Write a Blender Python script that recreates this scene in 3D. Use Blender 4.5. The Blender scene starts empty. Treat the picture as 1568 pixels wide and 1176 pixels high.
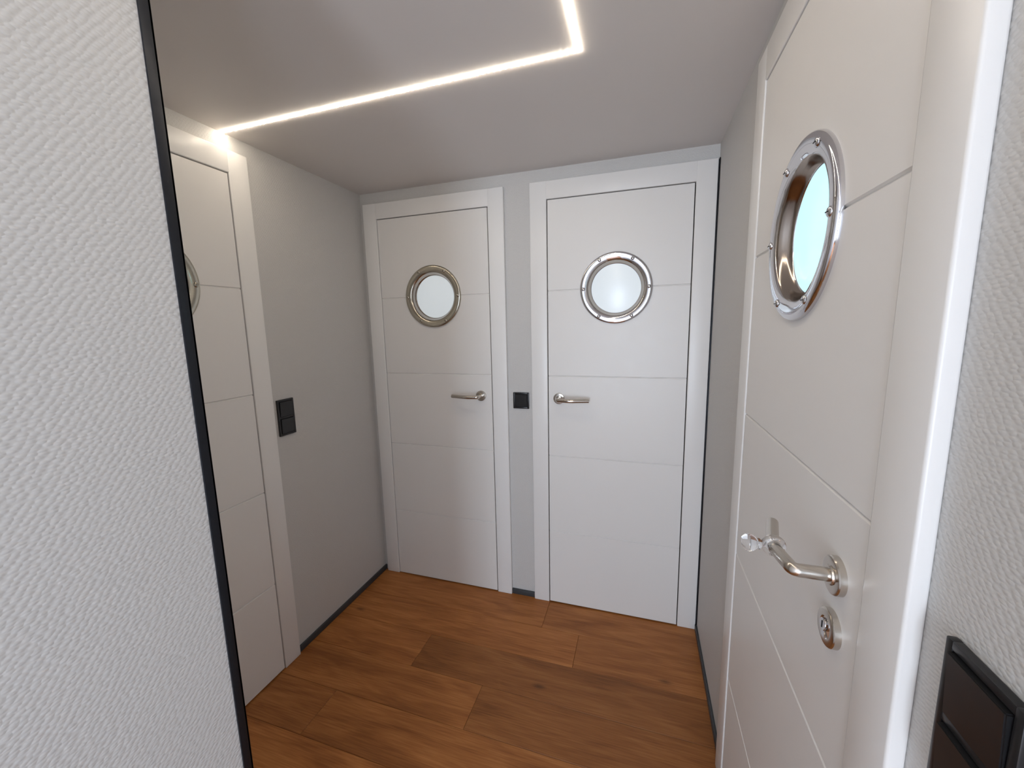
import bpy, bmesh, math, random
from mathutils import Vector, Matrix
random.seed(4)
S=bpy.context.scene
COL=bpy.context.collection
try:
    S.view_settings.view_transform='Standard'
    S.view_settings.look='None'
except Exception: pass
S.view_settings.exposure=0.07

# ---------------------------------------------------------------- materials
def newmat(name):
    m=bpy.data.materials.new(name); m.use_nodes=True
    nt=m.node_tree; b=nt.nodes['Principled BSDF']
    return m,nt,b
def simple(name,col,rough=.5,metal=0,noise=0.0,nscale=60):
    m,nt,b=newmat(name)
    b.inputs['Base Color'].default_value=(*col,1)
    b.inputs['Roughness'].default_value=rough
    b.inputs['Metallic'].default_value=metal
    if noise>0:
        tc=nt.nodes.new('ShaderNodeTexCoord')
        n=nt.nodes.new('ShaderNodeTexNoise'); n.inputs['Scale'].default_value=nscale; n.inputs['Detail'].default_value=0
        nt.links.new(tc.outputs['Object'],n.inputs['Vector'])
        r=nt.nodes.new('ShaderNodeMapRange')
        r.inputs['To Min'].default_value=max(0,rough-noise); r.inputs['To Max'].default_value=rough+noise
        nt.links.new(n.outputs['Fac'],r.inputs['Value']); nt.links.new(r.outputs['Result'],b.inputs['Roughness'])
    return m
M_door=simple('door_white_lacquer',(.82,.805,.785),.38,noise=.04,nscale=20)
M_casing=simple('casing_white_lacquer',(.84,.83,.815),.33,noise=.04,nscale=20)
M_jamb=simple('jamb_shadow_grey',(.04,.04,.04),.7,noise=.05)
M_chrome=simple('polished_chrome',(.68,.68,.71),.06,1,noise=.02,nscale=12)
M_nickel=simple('satin_nickel',(.50,.47,.40),.17,1,noise=.03,nscale=30)
M_bronze=simple('burnished_steel',(.40,.35,.31),.16,1,noise=.03,nscale=30)
M_steel=simple('brushed_nickel',(.60,.56,.51),.22,1,noise=.05,nscale=90)
M_black=simple('black_switch_plastic',(.012,.012,.013),.32,noise=.05)
M_trim=simple('black_anodised_trim',(.018,.02,.026),.35,.6,noise=.05)
M_base=simple('anthracite_baseboard',(.045,.05,.055),.5,noise=.05)
M_key=simple('keyhole_dark',(.01,.01,.01),.8,noise=.02)
M_ceil=simple('ceiling_satin_panel',(.73,.695,.67),.5,noise=.04,nscale=15)

def mat_wall():
    m,nt,b=newmat('wall_textured_vinyl')
    b.inputs['Base Color'].default_value=(.61,.60,.585,1); b.inputs['Roughness'].default_value=.55
    uv=nt.nodes.new('ShaderNodeUVMap'); uv.uv_map='UVMap'
    mp=nt.nodes.new('ShaderNodeMapping'); mp.inputs['Rotation'].default_value=(0,0,math.radians(20)); mp.inputs['Scale'].default_value=(120,235,1)
    nt.links.new(uv.outputs[0],mp.inputs['Vector'])
    v=nt.nodes.new('ShaderNodeTexVoronoi'); v.voronoi_dimensions='2D'; v.feature='F1'; v.inputs['Scale'].default_value=1; v.inputs['Randomness'].default_value=.45
    nt.links.new(mp.outputs[0],v.inputs['Vector'])
    mr=nt.nodes.new('ShaderNodeMapRange'); mr.interpolation_type='SMOOTHSTEP'
    mr.inputs['From Min'].default_value=.1; mr.inputs['From Max'].default_value=.62; mr.inputs['To Min'].default_value=1; mr.inputs['To Max'].default_value=0
    nt.links.new(v.outputs['Distance'],mr.inputs['Value'])
    bp=nt.nodes.new('ShaderNodeBump'); bp.inputs['Strength'].default_value=.34; bp.inputs['Distance'].default_value=.0013
    nt.links.new(mr.outputs[0],bp.inputs['Height']); nt.links.new(bp.outputs['Normal'],b.inputs['Normal'])
    return m
M_wall=mat_wall()

def mat_floor():
    m,nt,b=newmat('oak_plank_floor')
    at=nt.nodes.new('ShaderNodeAttribute'); at.attribute_name='plank'
    sep=nt.nodes.new('ShaderNodeSeparateColor'); nt.links.new(at.outputs['Color'],sep.inputs[0])
    tc=nt.nodes.new('ShaderNodeTexCoord')
    off=nt.nodes.new('ShaderNodeVectorMath'); off.operation='MULTIPLY_ADD'; off.inputs[1].default_value=(17,9,5)
    nt.links.new(at.outputs['Color'],off.inputs[0]); nt.links.new(tc.outputs['Object'],off.inputs[2])
    def noise(sc,scale,detail,dist=0):
        mp=nt.nodes.new('ShaderNodeMapping'); mp.inputs['Scale'].default_value=sc
        nt.links.new(off.outputs[0],mp.inputs['Vector'])
        n=nt.nodes.new('ShaderNodeTexNoise'); n.noise_dimensions='2D'; n.inputs['Scale'].default_value=scale; n.inputs['Detail'].default_value=detail; n.inputs['Distortion'].default_value=dist
        nt.links.new(mp.outputs[0],n.inputs['Vector']); return n
    n1=noise((1.0,7,1),2.2,4,1.0)
    n2=noise((4,110,1),2,2)
    add=nt.nodes.new('ShaderNodeMath'); add.operation='MULTIPLY_ADD'; add.inputs[1].default_value=.4
    nt.links.new(n2.outputs['Fac'],add.inputs[0])
    sc=nt.nodes.new('ShaderNodeMath'); sc.operation='MULTIPLY'; sc.inputs[1].default_value=.6
    nt.links.new(n1.outputs['Fac'],sc.inputs[0]); nt.links.new(sc.outputs[0],add.inputs[2])
    r=nt.nodes.new('ShaderNodeValToRGB')
    e=r.color_ramp.elements; e[0].position=.32; e[0].color=(.235,.080,.018,1); e[1].position=.68; e[1].color=(.44,.178,.050,1)
    k=e.new(.5); k.color=(.34,.124,.031,1)
    nt.links.new(add.outputs[0],r.inputs[0])
    mpk=nt.nodes.new('ShaderNodeMapping'); mpk.inputs['Scale'].default_value=(1.5,3.6,1)
    nt.links.new(off.outputs[0],mpk.inputs['Vector'])
    vk=nt.nodes.new('ShaderNodeTexVoronoi'); vk.voronoi_dimensions='2D'; vk.inputs['Scale'].default_value=1
    nt.links.new(mpk.outputs[0],vk.inputs['Vector'])
    kr=nt.nodes.new('ShaderNodeMapRange'); kr.interpolation_type='SMOOTHSTEP'; kr.inputs['From Min'].default_value=.0; kr.inputs['From Max'].default_value=.06
    kr.inputs['To Min'].default_value=.5; kr.inputs['To Max'].default_value=1
    nt.links.new(vk.outputs['Distance'],kr.inputs['Value'])
    pv=nt.nodes.new('ShaderNodeMapRange'); pv.inputs['To Min'].default_value=.72; pv.inputs['To Max'].default_value=1.22
    nt.links.new(sep.outputs[0],pv.inputs['Value'])
    mm=nt.nodes.new('ShaderNodeMath'); mm.operation='MULTIPLY'
    nt.links.new(kr.outputs[0],mm.inputs[0]); nt.links.new(pv.outputs[0],mm.inputs[1])
    vs=nt.nodes.new('ShaderNodeVectorMath'); vs.operation='SCALE'
    nt.links.new(r.outputs['Color'],vs.inputs[0]); nt.links.new(mm.outputs[0],vs.inputs['Scale'])
    nt.links.new(vs.outputs[0],b.inputs['Base Color'])
    b.inputs['Roughness'].default_value=.42
    b.inputs['Specular IOR Level'].default_value=.35
    return m
M_floor=mat_floor()

def mat_emis(name,col,em,strength,rough=.25):
    m,nt,b=newmat(name)
    b.inputs['Base Color'].default_value=(*col,1); b.inputs['Roughness'].default_value=rough
    b.inputs['Emission Color'].default_value=(*em,1); b.inputs['Emission Strength'].default_value=strength
    return m
M_frost_glow=mat_emis('frosted_glass_glow',(.68,.73,.76),(.84,.94,1.0),.34)  # emission stands in for light from the rooms behind the glass
M_frost_day_glow=mat_emis('frosted_glass_day_glow',(.25,.35,.4),(.60,.95,1.0),.90)  # cyan emission painted in for daylight behind this pane
M_led=mat_emis('led_warm_white',(.9,.9,.85),(1,.875,.71),82)
M_led_base=mat_emis('led_tape_diffuser',(.9,.9,.85),(1,.84,.62),9)
M_crys,nt,b=newmat('clear_crystal')
b.inputs['Base Color'].default_value=(.97,.98,1,1); b.inputs['Transmission Weight'].default_value=1; b.inputs['Roughness'].default_value=.02; b.inputs['IOR'].default_value=1.5

# ---------------------------------------------------------------- mesh helpers
def box(bm,x0,x1,y0,y1,z0,z1,bev=0,seg=2,mat=0):
    t=bmesh.new(); bmesh.ops.create_cube(t,size=1)
    for v in t.verts:
        v.co=Vector(((x0+x1)/2+v.co.x*(x1-x0),(y0+y1)/2+v.co.y*(y1-y0),(z0+z1)/2+v.co.z*(z1-z0)))
    if bev>0: bmesh.ops.bevel(t,geom=t.edges[:],offset=bev,segments=seg,profile=.5,affect='EDGES')
    merge(bm,t,mat)
def merge(bm,t,mat=0):
    bmesh.ops.recalc_face_normals(t,faces=t.faces[:])
    if mat is not None:
        for f in t.faces: f.material_index=mat
    me=bpy.data.meshes.new('tmp'); t.to_mesh(me); t.free(); bm.from_mesh(me); bpy.data.meshes.remove(me)
def lathe(bm,prof,c=(0,0,0),seg=72,mat=0,closed=False,mats=None):
    t=bmesh.new(); rings=[]
    for r,y in prof:
        if r<1e-6: rings.append([t.verts.new((c[0],c[1]+y,c[2]))])
        else: rings.append([t.verts.new((c[0]+r*math.cos(2*math.pi*i/seg),c[1]+y,c[2]+r*math.sin(2*math.pi*i/seg))) for i in range(seg)])
    pairs=list(zip(rings,rings[1:]))
    if closed: pairs.append((rings[-1],rings[0]))
    for q,(a,b2) in enumerate(pairs):
        for i in range(seg):
            j=(i+1)%seg
            if len(a)==1 and len(b2)==1: continue
            if len(a)==1: f=t.faces.new((a[0],b2[i],b2[j]))
            elif len(b2)==1: f=t.faces.new((a[i],a[j],b2[0]))
            else: f=t.faces.new((a[i],a[j],b2[j],b2[i]))
            if mats: f.material_index=mats.get(q,0)
    merge(bm,t,None if mats else mat)
def fillet(pts,rad,n=8):
    out=[Vector(pts[0])]
    for i in range(1,len(pts)-1):
        p=Vector(pts[i]);a=Vector(pts[i-1])-p;b=Vector(pts[i+1])-p
        r=min(rad[i-1],a.length*.49,b.length*.49)
        p0=p+a.normalized()*r;p1=p+b.normalized()*r
        for k in range(n+1):
            s=k/n; out.append(p0*(1-s)**2+p*2*s*(1-s)+p1*s*s)
    out.append(Vector(pts[-1])); return out
def tube(bm,pts,rads,seg=24,mat=0,up=Vector((0,0,1))):
    t=bmesh.new(); rings=[]
    for i,p in enumerate(pts):
        d=(pts[min(i+1,len(pts)-1)]-pts[max(i-1,0)]).normalized()
        s=d.cross(up).normalized(); u=s.cross(d).normalized(); r=rads[i] if isinstance(rads,list) else rads
        rings.append([t.verts.new(p+s*r*math.cos(2*math.pi*k/seg)+u*r*math.sin(2*math.pi*k/seg)) for k in range(seg)])
    for a,b2 in zip(rings,rings[1:]):
        for k in range(seg): t.faces.new((a[k],a[(k+1)%seg],b2[(k+1)%seg],b2[k]))
    t.faces.new(rings[0]); t.faces.new(rings[-1][::-1])
    merge(bm,t,mat)
def finish(bm,name,mats,parent=None,smooth=True,ang=35):
    me=bpy.data.meshes.new(name); bm.to_mesh(me); bm.free()
    uvl=me.uv_layers.new(name='UVMap')
    for p in me.polygons:
        n=p.normal; ax=max(range(3),key=lambda i:abs(n[i]))
        for li in p.loop_indices:
            c=me.vertices[me.loops[li].vertex_index].co
            uvl.data[li].uv=((c.y,c.z),(c.x,c.z),(c.x,c.y))[ax]
    for m in mats: me.materials.append(m)
    if smooth:
        for p in me.polygons: p.use_smooth=True
        try: me.set_sharp_from_angle(angle=math.radians(ang))
        except Exception: pass
    o=bpy.data.objects.new(name,me); COL.objects.link(o)
    if parent: o.parent=parent
    return o

# ---------------------------------------------------------------- dimensions
XL,XR,YB=-1.403,.279,1.847     # wall faces
ZC=2.091
YEND=-2.6
XN,YN=-.596,.399               # near corridor corner (black trim)
T=.10
LW,LH=.600,1.953               # door leaf
CW,CT=.078,.018                # casing width / thickness
GAP=.004
JT=.022
PZ=1.559; PR=.153
HZ=1.062

# ---------------------------------------------------------------- shell
def wall(name,axis,face,out,a0,a1,openings):
    bm=bmesh.new()
    segs=[];cur=a0
    for (o0,o1,h) in sorted(openings):
        if o0>cur: segs.append((cur,o0,0,ZC))
        segs.append((o0,o1,h,ZC)); cur=o1
    if cur<a1: segs.append((cur,a1,0,ZC))
    f0,f1=sorted((face,face+out*T))
    for s0,s1,z0,z1 in segs:
        if axis=='x': box(bm,s0,s1,f0,f1,z0,z1)
        else: box(bm,f0,f1,s0,s1,z0,z1)
    bmesh.ops.remove_doubles(bm,verts=bm.verts[:],dist=1e-5)
    return finish(bm,name,[M_wall],smooth=False)
OP=GAP+JT-.001
def opn(a,b): return (a-OP,b+OP,LH+OP)
dA=(-1.297,-.697); dB=(-.409,.191); dL=(.516,1.116); dR=(.549,1.149)
gy0,gy1,gz=-1.65,-.65,1.95     # added side opening behind the viewer, lets fill light onto near walls
wall('wall_back','x',YB,1,XL-T,XR+T,[opn(*dA),opn(*dB)])
wall('wall_left','y',XL,-1,YN,YB,[opn(*dL)])
wall('wall_right','y',XR,1,YEND,YB,[opn(*dR),(gy0,gy1,gz)])
wall('wall_left_corridor','y',XN,-1,YEND,YN,[])
wall('wall_left_return','x',YN,-1,XL-T,XN-T,[])
bm=bmesh.new()
wx0,wx1,wz0,wz1=-.50,.20,.15,1.95
box(bm,XN-T,wx0,YEND-T,YEND,0,ZC);box(bm,wx1,XR+T,YEND-T,YEND,0,ZC)
box(bm,wx0,wx1,YEND-T,YEND,0,wz0);box(bm,wx0,wx1,YEND-T,YEND,wz1,ZC)
finish(bm,'wall_front',[M_wall],smooth=False)
bm=bmesh.new()
for (a,b_,c,d) in [(wx0,wx0+.05,wz0,wz1),(wx1-.05,wx1,wz0,wz1),(wx0+.05,wx1-.05,wz0,wz0+.05),(wx0+.05,wx1-.05,wz1-.05,wz1)]:
    box(bm,a,b_,YEND-.06,YEND-.01,c,d,bev=.004)
finish(bm,'window_1',[M_casing])
bm=bmesh.new()
for (a,b_,c,d) in [(gy0,gy0+.06,0,gz),(gy1-.06,gy1,0,gz),(gy0+.06,gy1-.06,0,.08),(gy0+.06,gy1-.06,gz-.06,gz)]:
    box(bm,XR+.01,XR+.06,a,b_,c,d,bev=.004)
finish(bm,'added_side_frame',[M_casing])  # frame of the added opening for the side fill lamp
bm=bmesh.new(); box(bm,XL-T,XR+T,YEND-T,YB+T,ZC,ZC+.08)
finish(bm,'ceiling',[M_ceil],smooth=False)

# floor planks
bm=bmesh.new()
cl=bm.loops.layers.float_color.new('plank')
PW=.182; L=1.25
seams={0:-.41,1:-.236,2:-.887,3:-.563}
i=0
rows=[]
ytop=YB+T
while ytop>YEND-T:
    if i==0: ya=1.645; yb=ytop
    else: yb=1.645-PW*(i-1); ya=yb-PW
    s=seams.get(i,random.uniform(-1.2,.2))
    xs=[XL-T]
    x=s
    while x>XL-T: x-=L
    x+=L
    while x<XR+T:
        xs.append(x); x+=L
    xs.append(XR+T)
    for q in range(len(xs)-1):
        rows.append((xs[q],xs[q+1],ya,yb,i,q))
    ytop=ya; i+=1
for (xa,xb,ya,yb,i,q) in rows:
    t=bmesh.new(); bmesh.ops.create_cube(t,size=1)
    for v in t.verts:
        v.co=Vector(((xa+xb)/2+v.co.x*(xb-xa-.0008),(ya+yb)/2+v.co.y*(yb-ya-.0008),-.01+v.co.z*.02))
    tops=[e for e in t.edges if all(v.co.z>-.001 for v in e.verts)]
    bmesh.ops.bevel(t,geom=tops,offset=.0012,segments=1,affect='EDGES')
    tl=t.loops.layers.float_color.new('plank')
    c=(random.random(),random.random(),random.random(),1)
    ov={(0,0):.8,(0,1):.65,(1,0):.7,(1,1):.85,(2,0):.85,(2,1):.15,(3,0):.6,(3,1):.2,(4,0):.5,(4,1):.6}
    if (i,q) in ov: c=(ov[(i,q)],c[1],c[2],1)
    for f in t.faces:
        for l in f.loops: l[tl]=c
    me=bpy.data.meshes.new('t'); t.to_mesh(me); t.free(); bm.from_mesh(me); bpy.data.meshes.remove(me)
box(bm,XL-T,XR+T,YEND-T,YB+T,-.05,-.0195)
finish(bm,'floor',[M_floor],smooth=False)

# ---------------------------------------------------------------- baseboards / trims
BH,BT=.028,.009
def bb(name,x0,x1,y0,y1):
    bm=bmesh.new(); box(bm,x0,x1,y0,y1,0,BH,bev=.0015); finish(bm,name,[M_base])
cA=(dA[0]-GAP-CW,dA[1]+GAP+CW); cB=(dB[0]-GAP-CW,dB[1]+GAP+CW)
cL=(dL[0]-GAP-CW,dL[1]+GAP+CW); cR=(dR[0]-GAP-CW,dR[1]+GAP+CW)
bb('baseboard_back',cA[1],cB[0],YB-BT,YB)
bb('baseboard_left',XL,XL+BT,cL[1],YB)
bb('baseboard_right',XR-BT,XR,cR[1],YB-CT)
bb('baseboard_right_corridor',XR-BT,XR,gy1,cR[0])
bb('baseboard_left_corridor',XN,XN+BT,YEND,YN-.014)
bm=bmesh.new()
box(bm,XN-.001,XN+.0025,YN-.012,YN+.0025,0,ZC,bev=.0008)
box(bm,XN-.012,XN+.0025,YN-.001,YN+.0025,0,ZC,bev=.0008)
finish(bm,'trim_1',[M_trim])
bm=bmesh.new(); box(bm,XR-.004,XR,YB-.021,YB-.001,0,LH+GAP+CW,bev=.0008); finish(bm,'trim_2',[M_trim])

# ---------------------------------------------------------------- door parts
def leaf_mesh():
    g=[.389,.779,1.168,1.560]
    d,w=.0040,.0032
    z0=.006
    F=.003; Bk=.043
    prof=[(F,z0)]
    for z in g: prof+=[(F,z-w),(F+d,z-.0006),(F+d,z+.0006),(F,z+w)]
    prof+=[(F,LH),(Bk,LH),(Bk,z0)]
    bm=bmesh.new()
    A=[bm.verts.new((0,y,z)) for y,z in prof]; B=[bm.verts.new((LW,y,z)) for y,z in prof]
    n=len(prof)
    bm.faces.new(A); bm.faces.new(B[::-1])
    for i in range(n): bm.faces.new((A[i],B[i],B[(i+1)%n],A[(i+1)%n]))
    bmesh.ops.recalc_face_normals(bm,faces=bm.faces[:])
    o=finish(bm,'leaf_src',[M_door],smooth=False)
    bm=bmesh.new(); lathe(bm,[(0,-.05),(.132,-.05),(.132,.1),(0,.1)],c=(LW/2,0,PZ),seg=96)
    cut=finish(bm,'cut',[M_door],smooth=False)
    md=o.modifiers.new('b','BOOLEAN'); md.object=cut; md.operation='DIFFERENCE'; md.solver='EXACT'
    dg=bpy.context.evaluated_depsgraph_get()
    me=bpy.data.meshes.new_from_object(o.evaluated_get(dg))
    bpy.data.objects.remove(o); bpy.data.objects.remove(cut)
    me.name='door_leaf'
    return me
ME_leaf=leaf_mesh()

def casing(parent):
    bm=bmesh.new()
    x0=-GAP; x1=LW+GAP; zt=LH+GAP
    bv=.0035
    box(bm,x0-CW,x0,0,CT,0,zt+CW,bev=bv,seg=3)
    box(bm,x1,x1+CW,0,CT,0,zt+CW,bev=bv,seg=3)
    box(bm,x0-.004,x1+.004,.0,CT,zt,zt+CW,bev=bv,seg=3)
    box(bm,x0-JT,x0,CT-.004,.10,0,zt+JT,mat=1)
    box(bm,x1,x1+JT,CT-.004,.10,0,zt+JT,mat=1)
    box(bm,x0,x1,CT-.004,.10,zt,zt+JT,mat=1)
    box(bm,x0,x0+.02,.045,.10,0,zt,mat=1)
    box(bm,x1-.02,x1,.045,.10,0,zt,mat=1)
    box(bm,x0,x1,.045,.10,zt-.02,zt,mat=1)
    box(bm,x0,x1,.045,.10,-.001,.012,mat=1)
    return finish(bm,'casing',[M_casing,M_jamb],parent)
def porthole(parent,glassmat,ringmat):
    bm=bmesh.new(); c=(LW/2,.003,PZ)
    pr=[(.1535,.0),(.1535,-.0050),(.1520,-.0085),(.1485,-.0108),(.1430,-.0115),(.1340,-.0108),(.1255,-.0085),(.1200,-.0055),(.1170,-.0020),
        (.1145,.0040),(.1115,.0110),(.1090,.0160),(.1065,.0180),(.1050,.0195),(.1050,.026),(.131,.026),(.131,.0)]
    lathe(bm,pr,c,seg=96,closed=True,mats={7:2,8:2,9:2,10:2,11:2})
    for k in range(6):
        a=math.radians(60*k)
        cc=(c[0]+.1385*math.cos(a),c[1]-.0108,c[2]+.1385*math.sin(a))
        lathe(bm,[(.0082,.002),(.0082,0),(.0074,-.0020),(.005,-.0036),(.0025,-.0043),(0,-.0045)],cc,seg=20)
        box(bm,cc[0]-.0045,cc[0]+.0045,cc[1]-.0048,cc[1]-.0040,cc[2]-.0007,cc[2]+.0007,mat=1)
    finish(bm,'porthole_ring',[ringmat,M_key,M_bronze],parent,ang=50)
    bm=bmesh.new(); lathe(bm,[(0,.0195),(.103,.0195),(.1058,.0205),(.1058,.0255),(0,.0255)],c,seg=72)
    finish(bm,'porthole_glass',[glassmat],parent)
def handle(parent,hx,sgn,lock=False,bumper=False):
    F=.003
    bm=bmesh.new(); c=(hx,F,HZ)
    lathe(bm,[(0,0),(.0262,0),(.0262,-.0075),(.0250,-.0092),(.0225,-.0098),(.0135,-.0098),(.0128,-.0120),(.0105,-.0125),(0,-.0125)],c,seg=48)
    finish(bm,'rosette',[M_steel],parent)
    bm=bmesh.new()
    pts=fillet([(hx,F-.008,HZ),(hx,F-.053,HZ),(hx+sgn*.060,F-.062,HZ),(hx+sgn*.142,F-.040,HZ)],[.008,.020],8)
    pts[-1:]=[pts[-1],pts[-1]+(pts[-1]-pts[-2]).normalized()*.0012]
    rr=[.0092]*(len(pts)-1)+[.0075]
    tube(bm,pts,rr)
    finish(bm,'lever',[M_steel],parent)
    if lock:
        z=HZ-.079
        bm=bmesh.new()
        lathe(bm,[(.0262,0),(.0262,-.0075),(.0250,-.0092),(.0235,-.0098),(.0150,-.0098),(.0140,-.008),(0,-.008)],(hx,F,z),seg=48)
        lathe(bm,[(.0085,-.007),(.0085,-.0125),(.0078,-.0132),(0,-.0132)],(hx,F,z+.004),seg=32,mat=1)
        box(bm,hx-.0045,hx+.0045,F-.0115,F-.007,z-.014,z,mat=1)
        box(bm,hx-.0008,hx+.0008,F-.0138,F-.0130,z-.001,z+.009,mat=2)
        finish(bm,'lock_rosette',[M_steel,M_chrome,M_key],parent)
    if bumper:
        bm=bmesh.new()
        bx=hx+sgn*.062; by=F-.060
        t=bmesh.new(); R_,r_=.0128,.0042; n1,n2=32,14; g=[]
        for i in range(n1):
            a=2*math.pi*i/n1; row=[]
            for j in range(n2):
                b_=2*math.pi*j/n2
                row.append(t.verts.new((bx+1.6*r_*math.sin(b_),by+(R_+r_*math.cos(b_))*math.cos(a),HZ+(R_+r_*math.cos(b_))*math.sin(a))))
            g.append(row)
        for i in range(n1):
            for j in range(n2): t.faces.new((g[i][j],g[(i+1)%n1][j],g[(i+1)%n1][(j+1)%n2],g[i][(j+1)%n2]))
        merge(bm,t)
        lathe(bm,[(0,0),(.006,-.0008),(.0085,-.004),(.0075,-.007),(.0115,-.011),(.0135,-.017),(.0125,-.023),(.008,-.0275),(0,-.029)],(bx,by-.0155,HZ),seg=32)
        finish(bm,'clear_bumper',[M_crys],parent,ang=60)
def door(n,loc,rot,side,glass,ring,lock=False,bumper=False,hoff=.057):
    e=bpy.data.objects.new('door_%d'%n,None); COL.objects.link(e)
    e.location=loc; e.rotation_euler=(0,0,rot); e.empty_display_size=.2
    lf=bpy.data.objects.new('leaf',ME_leaf); COL.objects.link(lf); lf.parent=e
    casing(e); porthole(e,glass,ring)
    if side=='R': handle(e,LW-hoff,-1,lock,bumper)
    else: handle(e,hoff,1,lock,bumper)
    return e
door(1,(dA[0],YB-CT,0),0,'R',M_frost_glow,M_nickel)
door(2,(dB[0],YB-CT,0),0,'L',M_frost_glow,M_chrome,hoff=.050)
door(3,(XL+CT,dL[0],0),math.radians(90),'L',M_frost_glow,M_nickel)
door(4,(XR-CT,dR[1],0),math.radians(-90),'R',M_frost_day_glow,M_chrome,lock=True,bumper=True,hoff=.059)

# ---------------------------------------------------------------- switches
def switch(name,loc,rot,gangs):
    w=.080; p=.071; h=w+p*(gangs-1)
    e=bpy.data.objects.new(name,None); COL.objects.link(e); e.location=loc; e.rotation_euler=(0,0,rot); e.empty_display_size=.05
    bm=bmesh.new()
    fw=.0085
    for a,b_,c,d in [(-w/2,-w/2+fw,-h/2,h/2),(w/2-fw,w/2,-h/2,h/2),(-w/2+fw-.001,w/2-fw+.001,-h/2,-h/2+fw),(-w/2+fw-.001,w/2-fw+.001,h/2-fw,h/2)]:
        box(bm,a,b_,-.0085,0,c,d,bev=.0015)
    for k in range(gangs-1):
        zc=-h/2+w/2+p*k+p/2
        box(bm,-w/2+fw-.001,w/2-fw+.001,-.0080,0,zc-fw*.5,zc+fw*.5,bev=.001)
    box(bm,-w/2+.003,w/2-.003,-.005,0,-h/2+.003,h/2-.003)
    finish(bm,'frame',[M_black],e)
    bm=bmesh.new()
    for k in range(gangs):
        zc=-h/2+w/2+p*k
        t=bmesh.new(); bmesh.ops.create_cube(t,size=1)
        rw=w/2-fw-.0008; rh=(p/2-fw*.5-.0008)
        for v in t.verts:
            top=v.co.z>0; fr=v.co.y<0
            v.co=Vector((v.co.x*2*rw,(-.0125 if top else -.0095) if fr else -.004,zc+v.co.z*2*rh))
        bmesh.ops.bevel(t,geom=t.edges[:],offset=.001,segments=2,affect='EDGES')
        merge(bm,t)
    finish(bm,'rocker',[M_black],e)
switch('light_switch',(XL,1.262,1.050),math.radians(90),2)
switch('light_switch',(-.549,YB,1.043),0,1)
switch('light_switch',(XR,.388,1.047),math.radians(-90),2)

# ---------------------------------------------------------------- LED strip
bm=bmesh.new()
YS=1.122; XS=-.166; hw=.0032
box(bm,XL,XS+hw,YS-hw,YS+hw,ZC-.0015,ZC+.001,mat=1)
box(bm,XS-hw,XS+hw,-1.6,YS-hw,ZC-.0015,ZC+.001,mat=1)
def bead(x,y):
    t=bmesh.new(); bmesh.ops.create_cone(t,cap_ends=True,segments=6,radius1=.0042,radius2=.0055,depth=.0025)
    for v in t.verts: v.co+=Vector((x,y,ZC-.0019))
    merge(bm,t)
x=XL+.012
while x<XS-.01: bead(x,YS); x+=.0166
y=YS
while y>-.5: bead(XS,y); y-=.0166
finish(bm,'led_strip_light',[M_led,M_led_base],smooth=False)

# ---------------------------------------------------------------- lights
W=bpy.data.worlds.new('world'); S.world=W; W.use_nodes=True
W.node_tree.nodes['Background'].inputs['Color'].default_value=(.75,.86,1,1)
W.node_tree.nodes['Background'].inputs['Strength'].default_value=.8
def area(name,loc,d,sx,sy,en,col):
    a=bpy.data.lights.new(name,'AREA'); a.shape='RECTANGLE'; a.size=sx; a.size_y=sy; a.energy=en; a.color=col
    o=bpy.data.objects.new(name,a); COL.objects.link(o); o.location=loc
    o.rotation_euler=Vector(d).to_track_quat('-Z','Y').to_euler()
area('window_daylight',(-.15,YEND-.15,1.05),(0,1,0),.66,1.75,56,(.74,.85,1))
area('added_side_fill',(XR+T+.03,(gy0+gy1)/2,1.0),(-1,0,0),.95,1.8,20,(.74,.83,1))  # added fill lamp, unseen, brightens the near corridor walls

# ---------------------------------------------------------------- camera
cam=bpy.data.cameras.new('camera'); cam.sensor_width=36; cam.sensor_fit='HORIZONTAL'; cam.lens=36*611.6/1568; cam.clip_start=.02
co=bpy.data.objects.new('camera',cam); COL.objects.link(co)
r0=Vector((.9524,.3041,-.0209)).normalized(); r2=Vector((-.3038,.9416,-.1454)).normalized()
r1=r2.cross(r0).normalized(); r0=r1.cross(r2)
m=Matrix((r0,-r1,-r2)).transposed().to_4x4(); m.translation=Vector((0,0,1.408))
co.matrix_world=m
S.camera=co
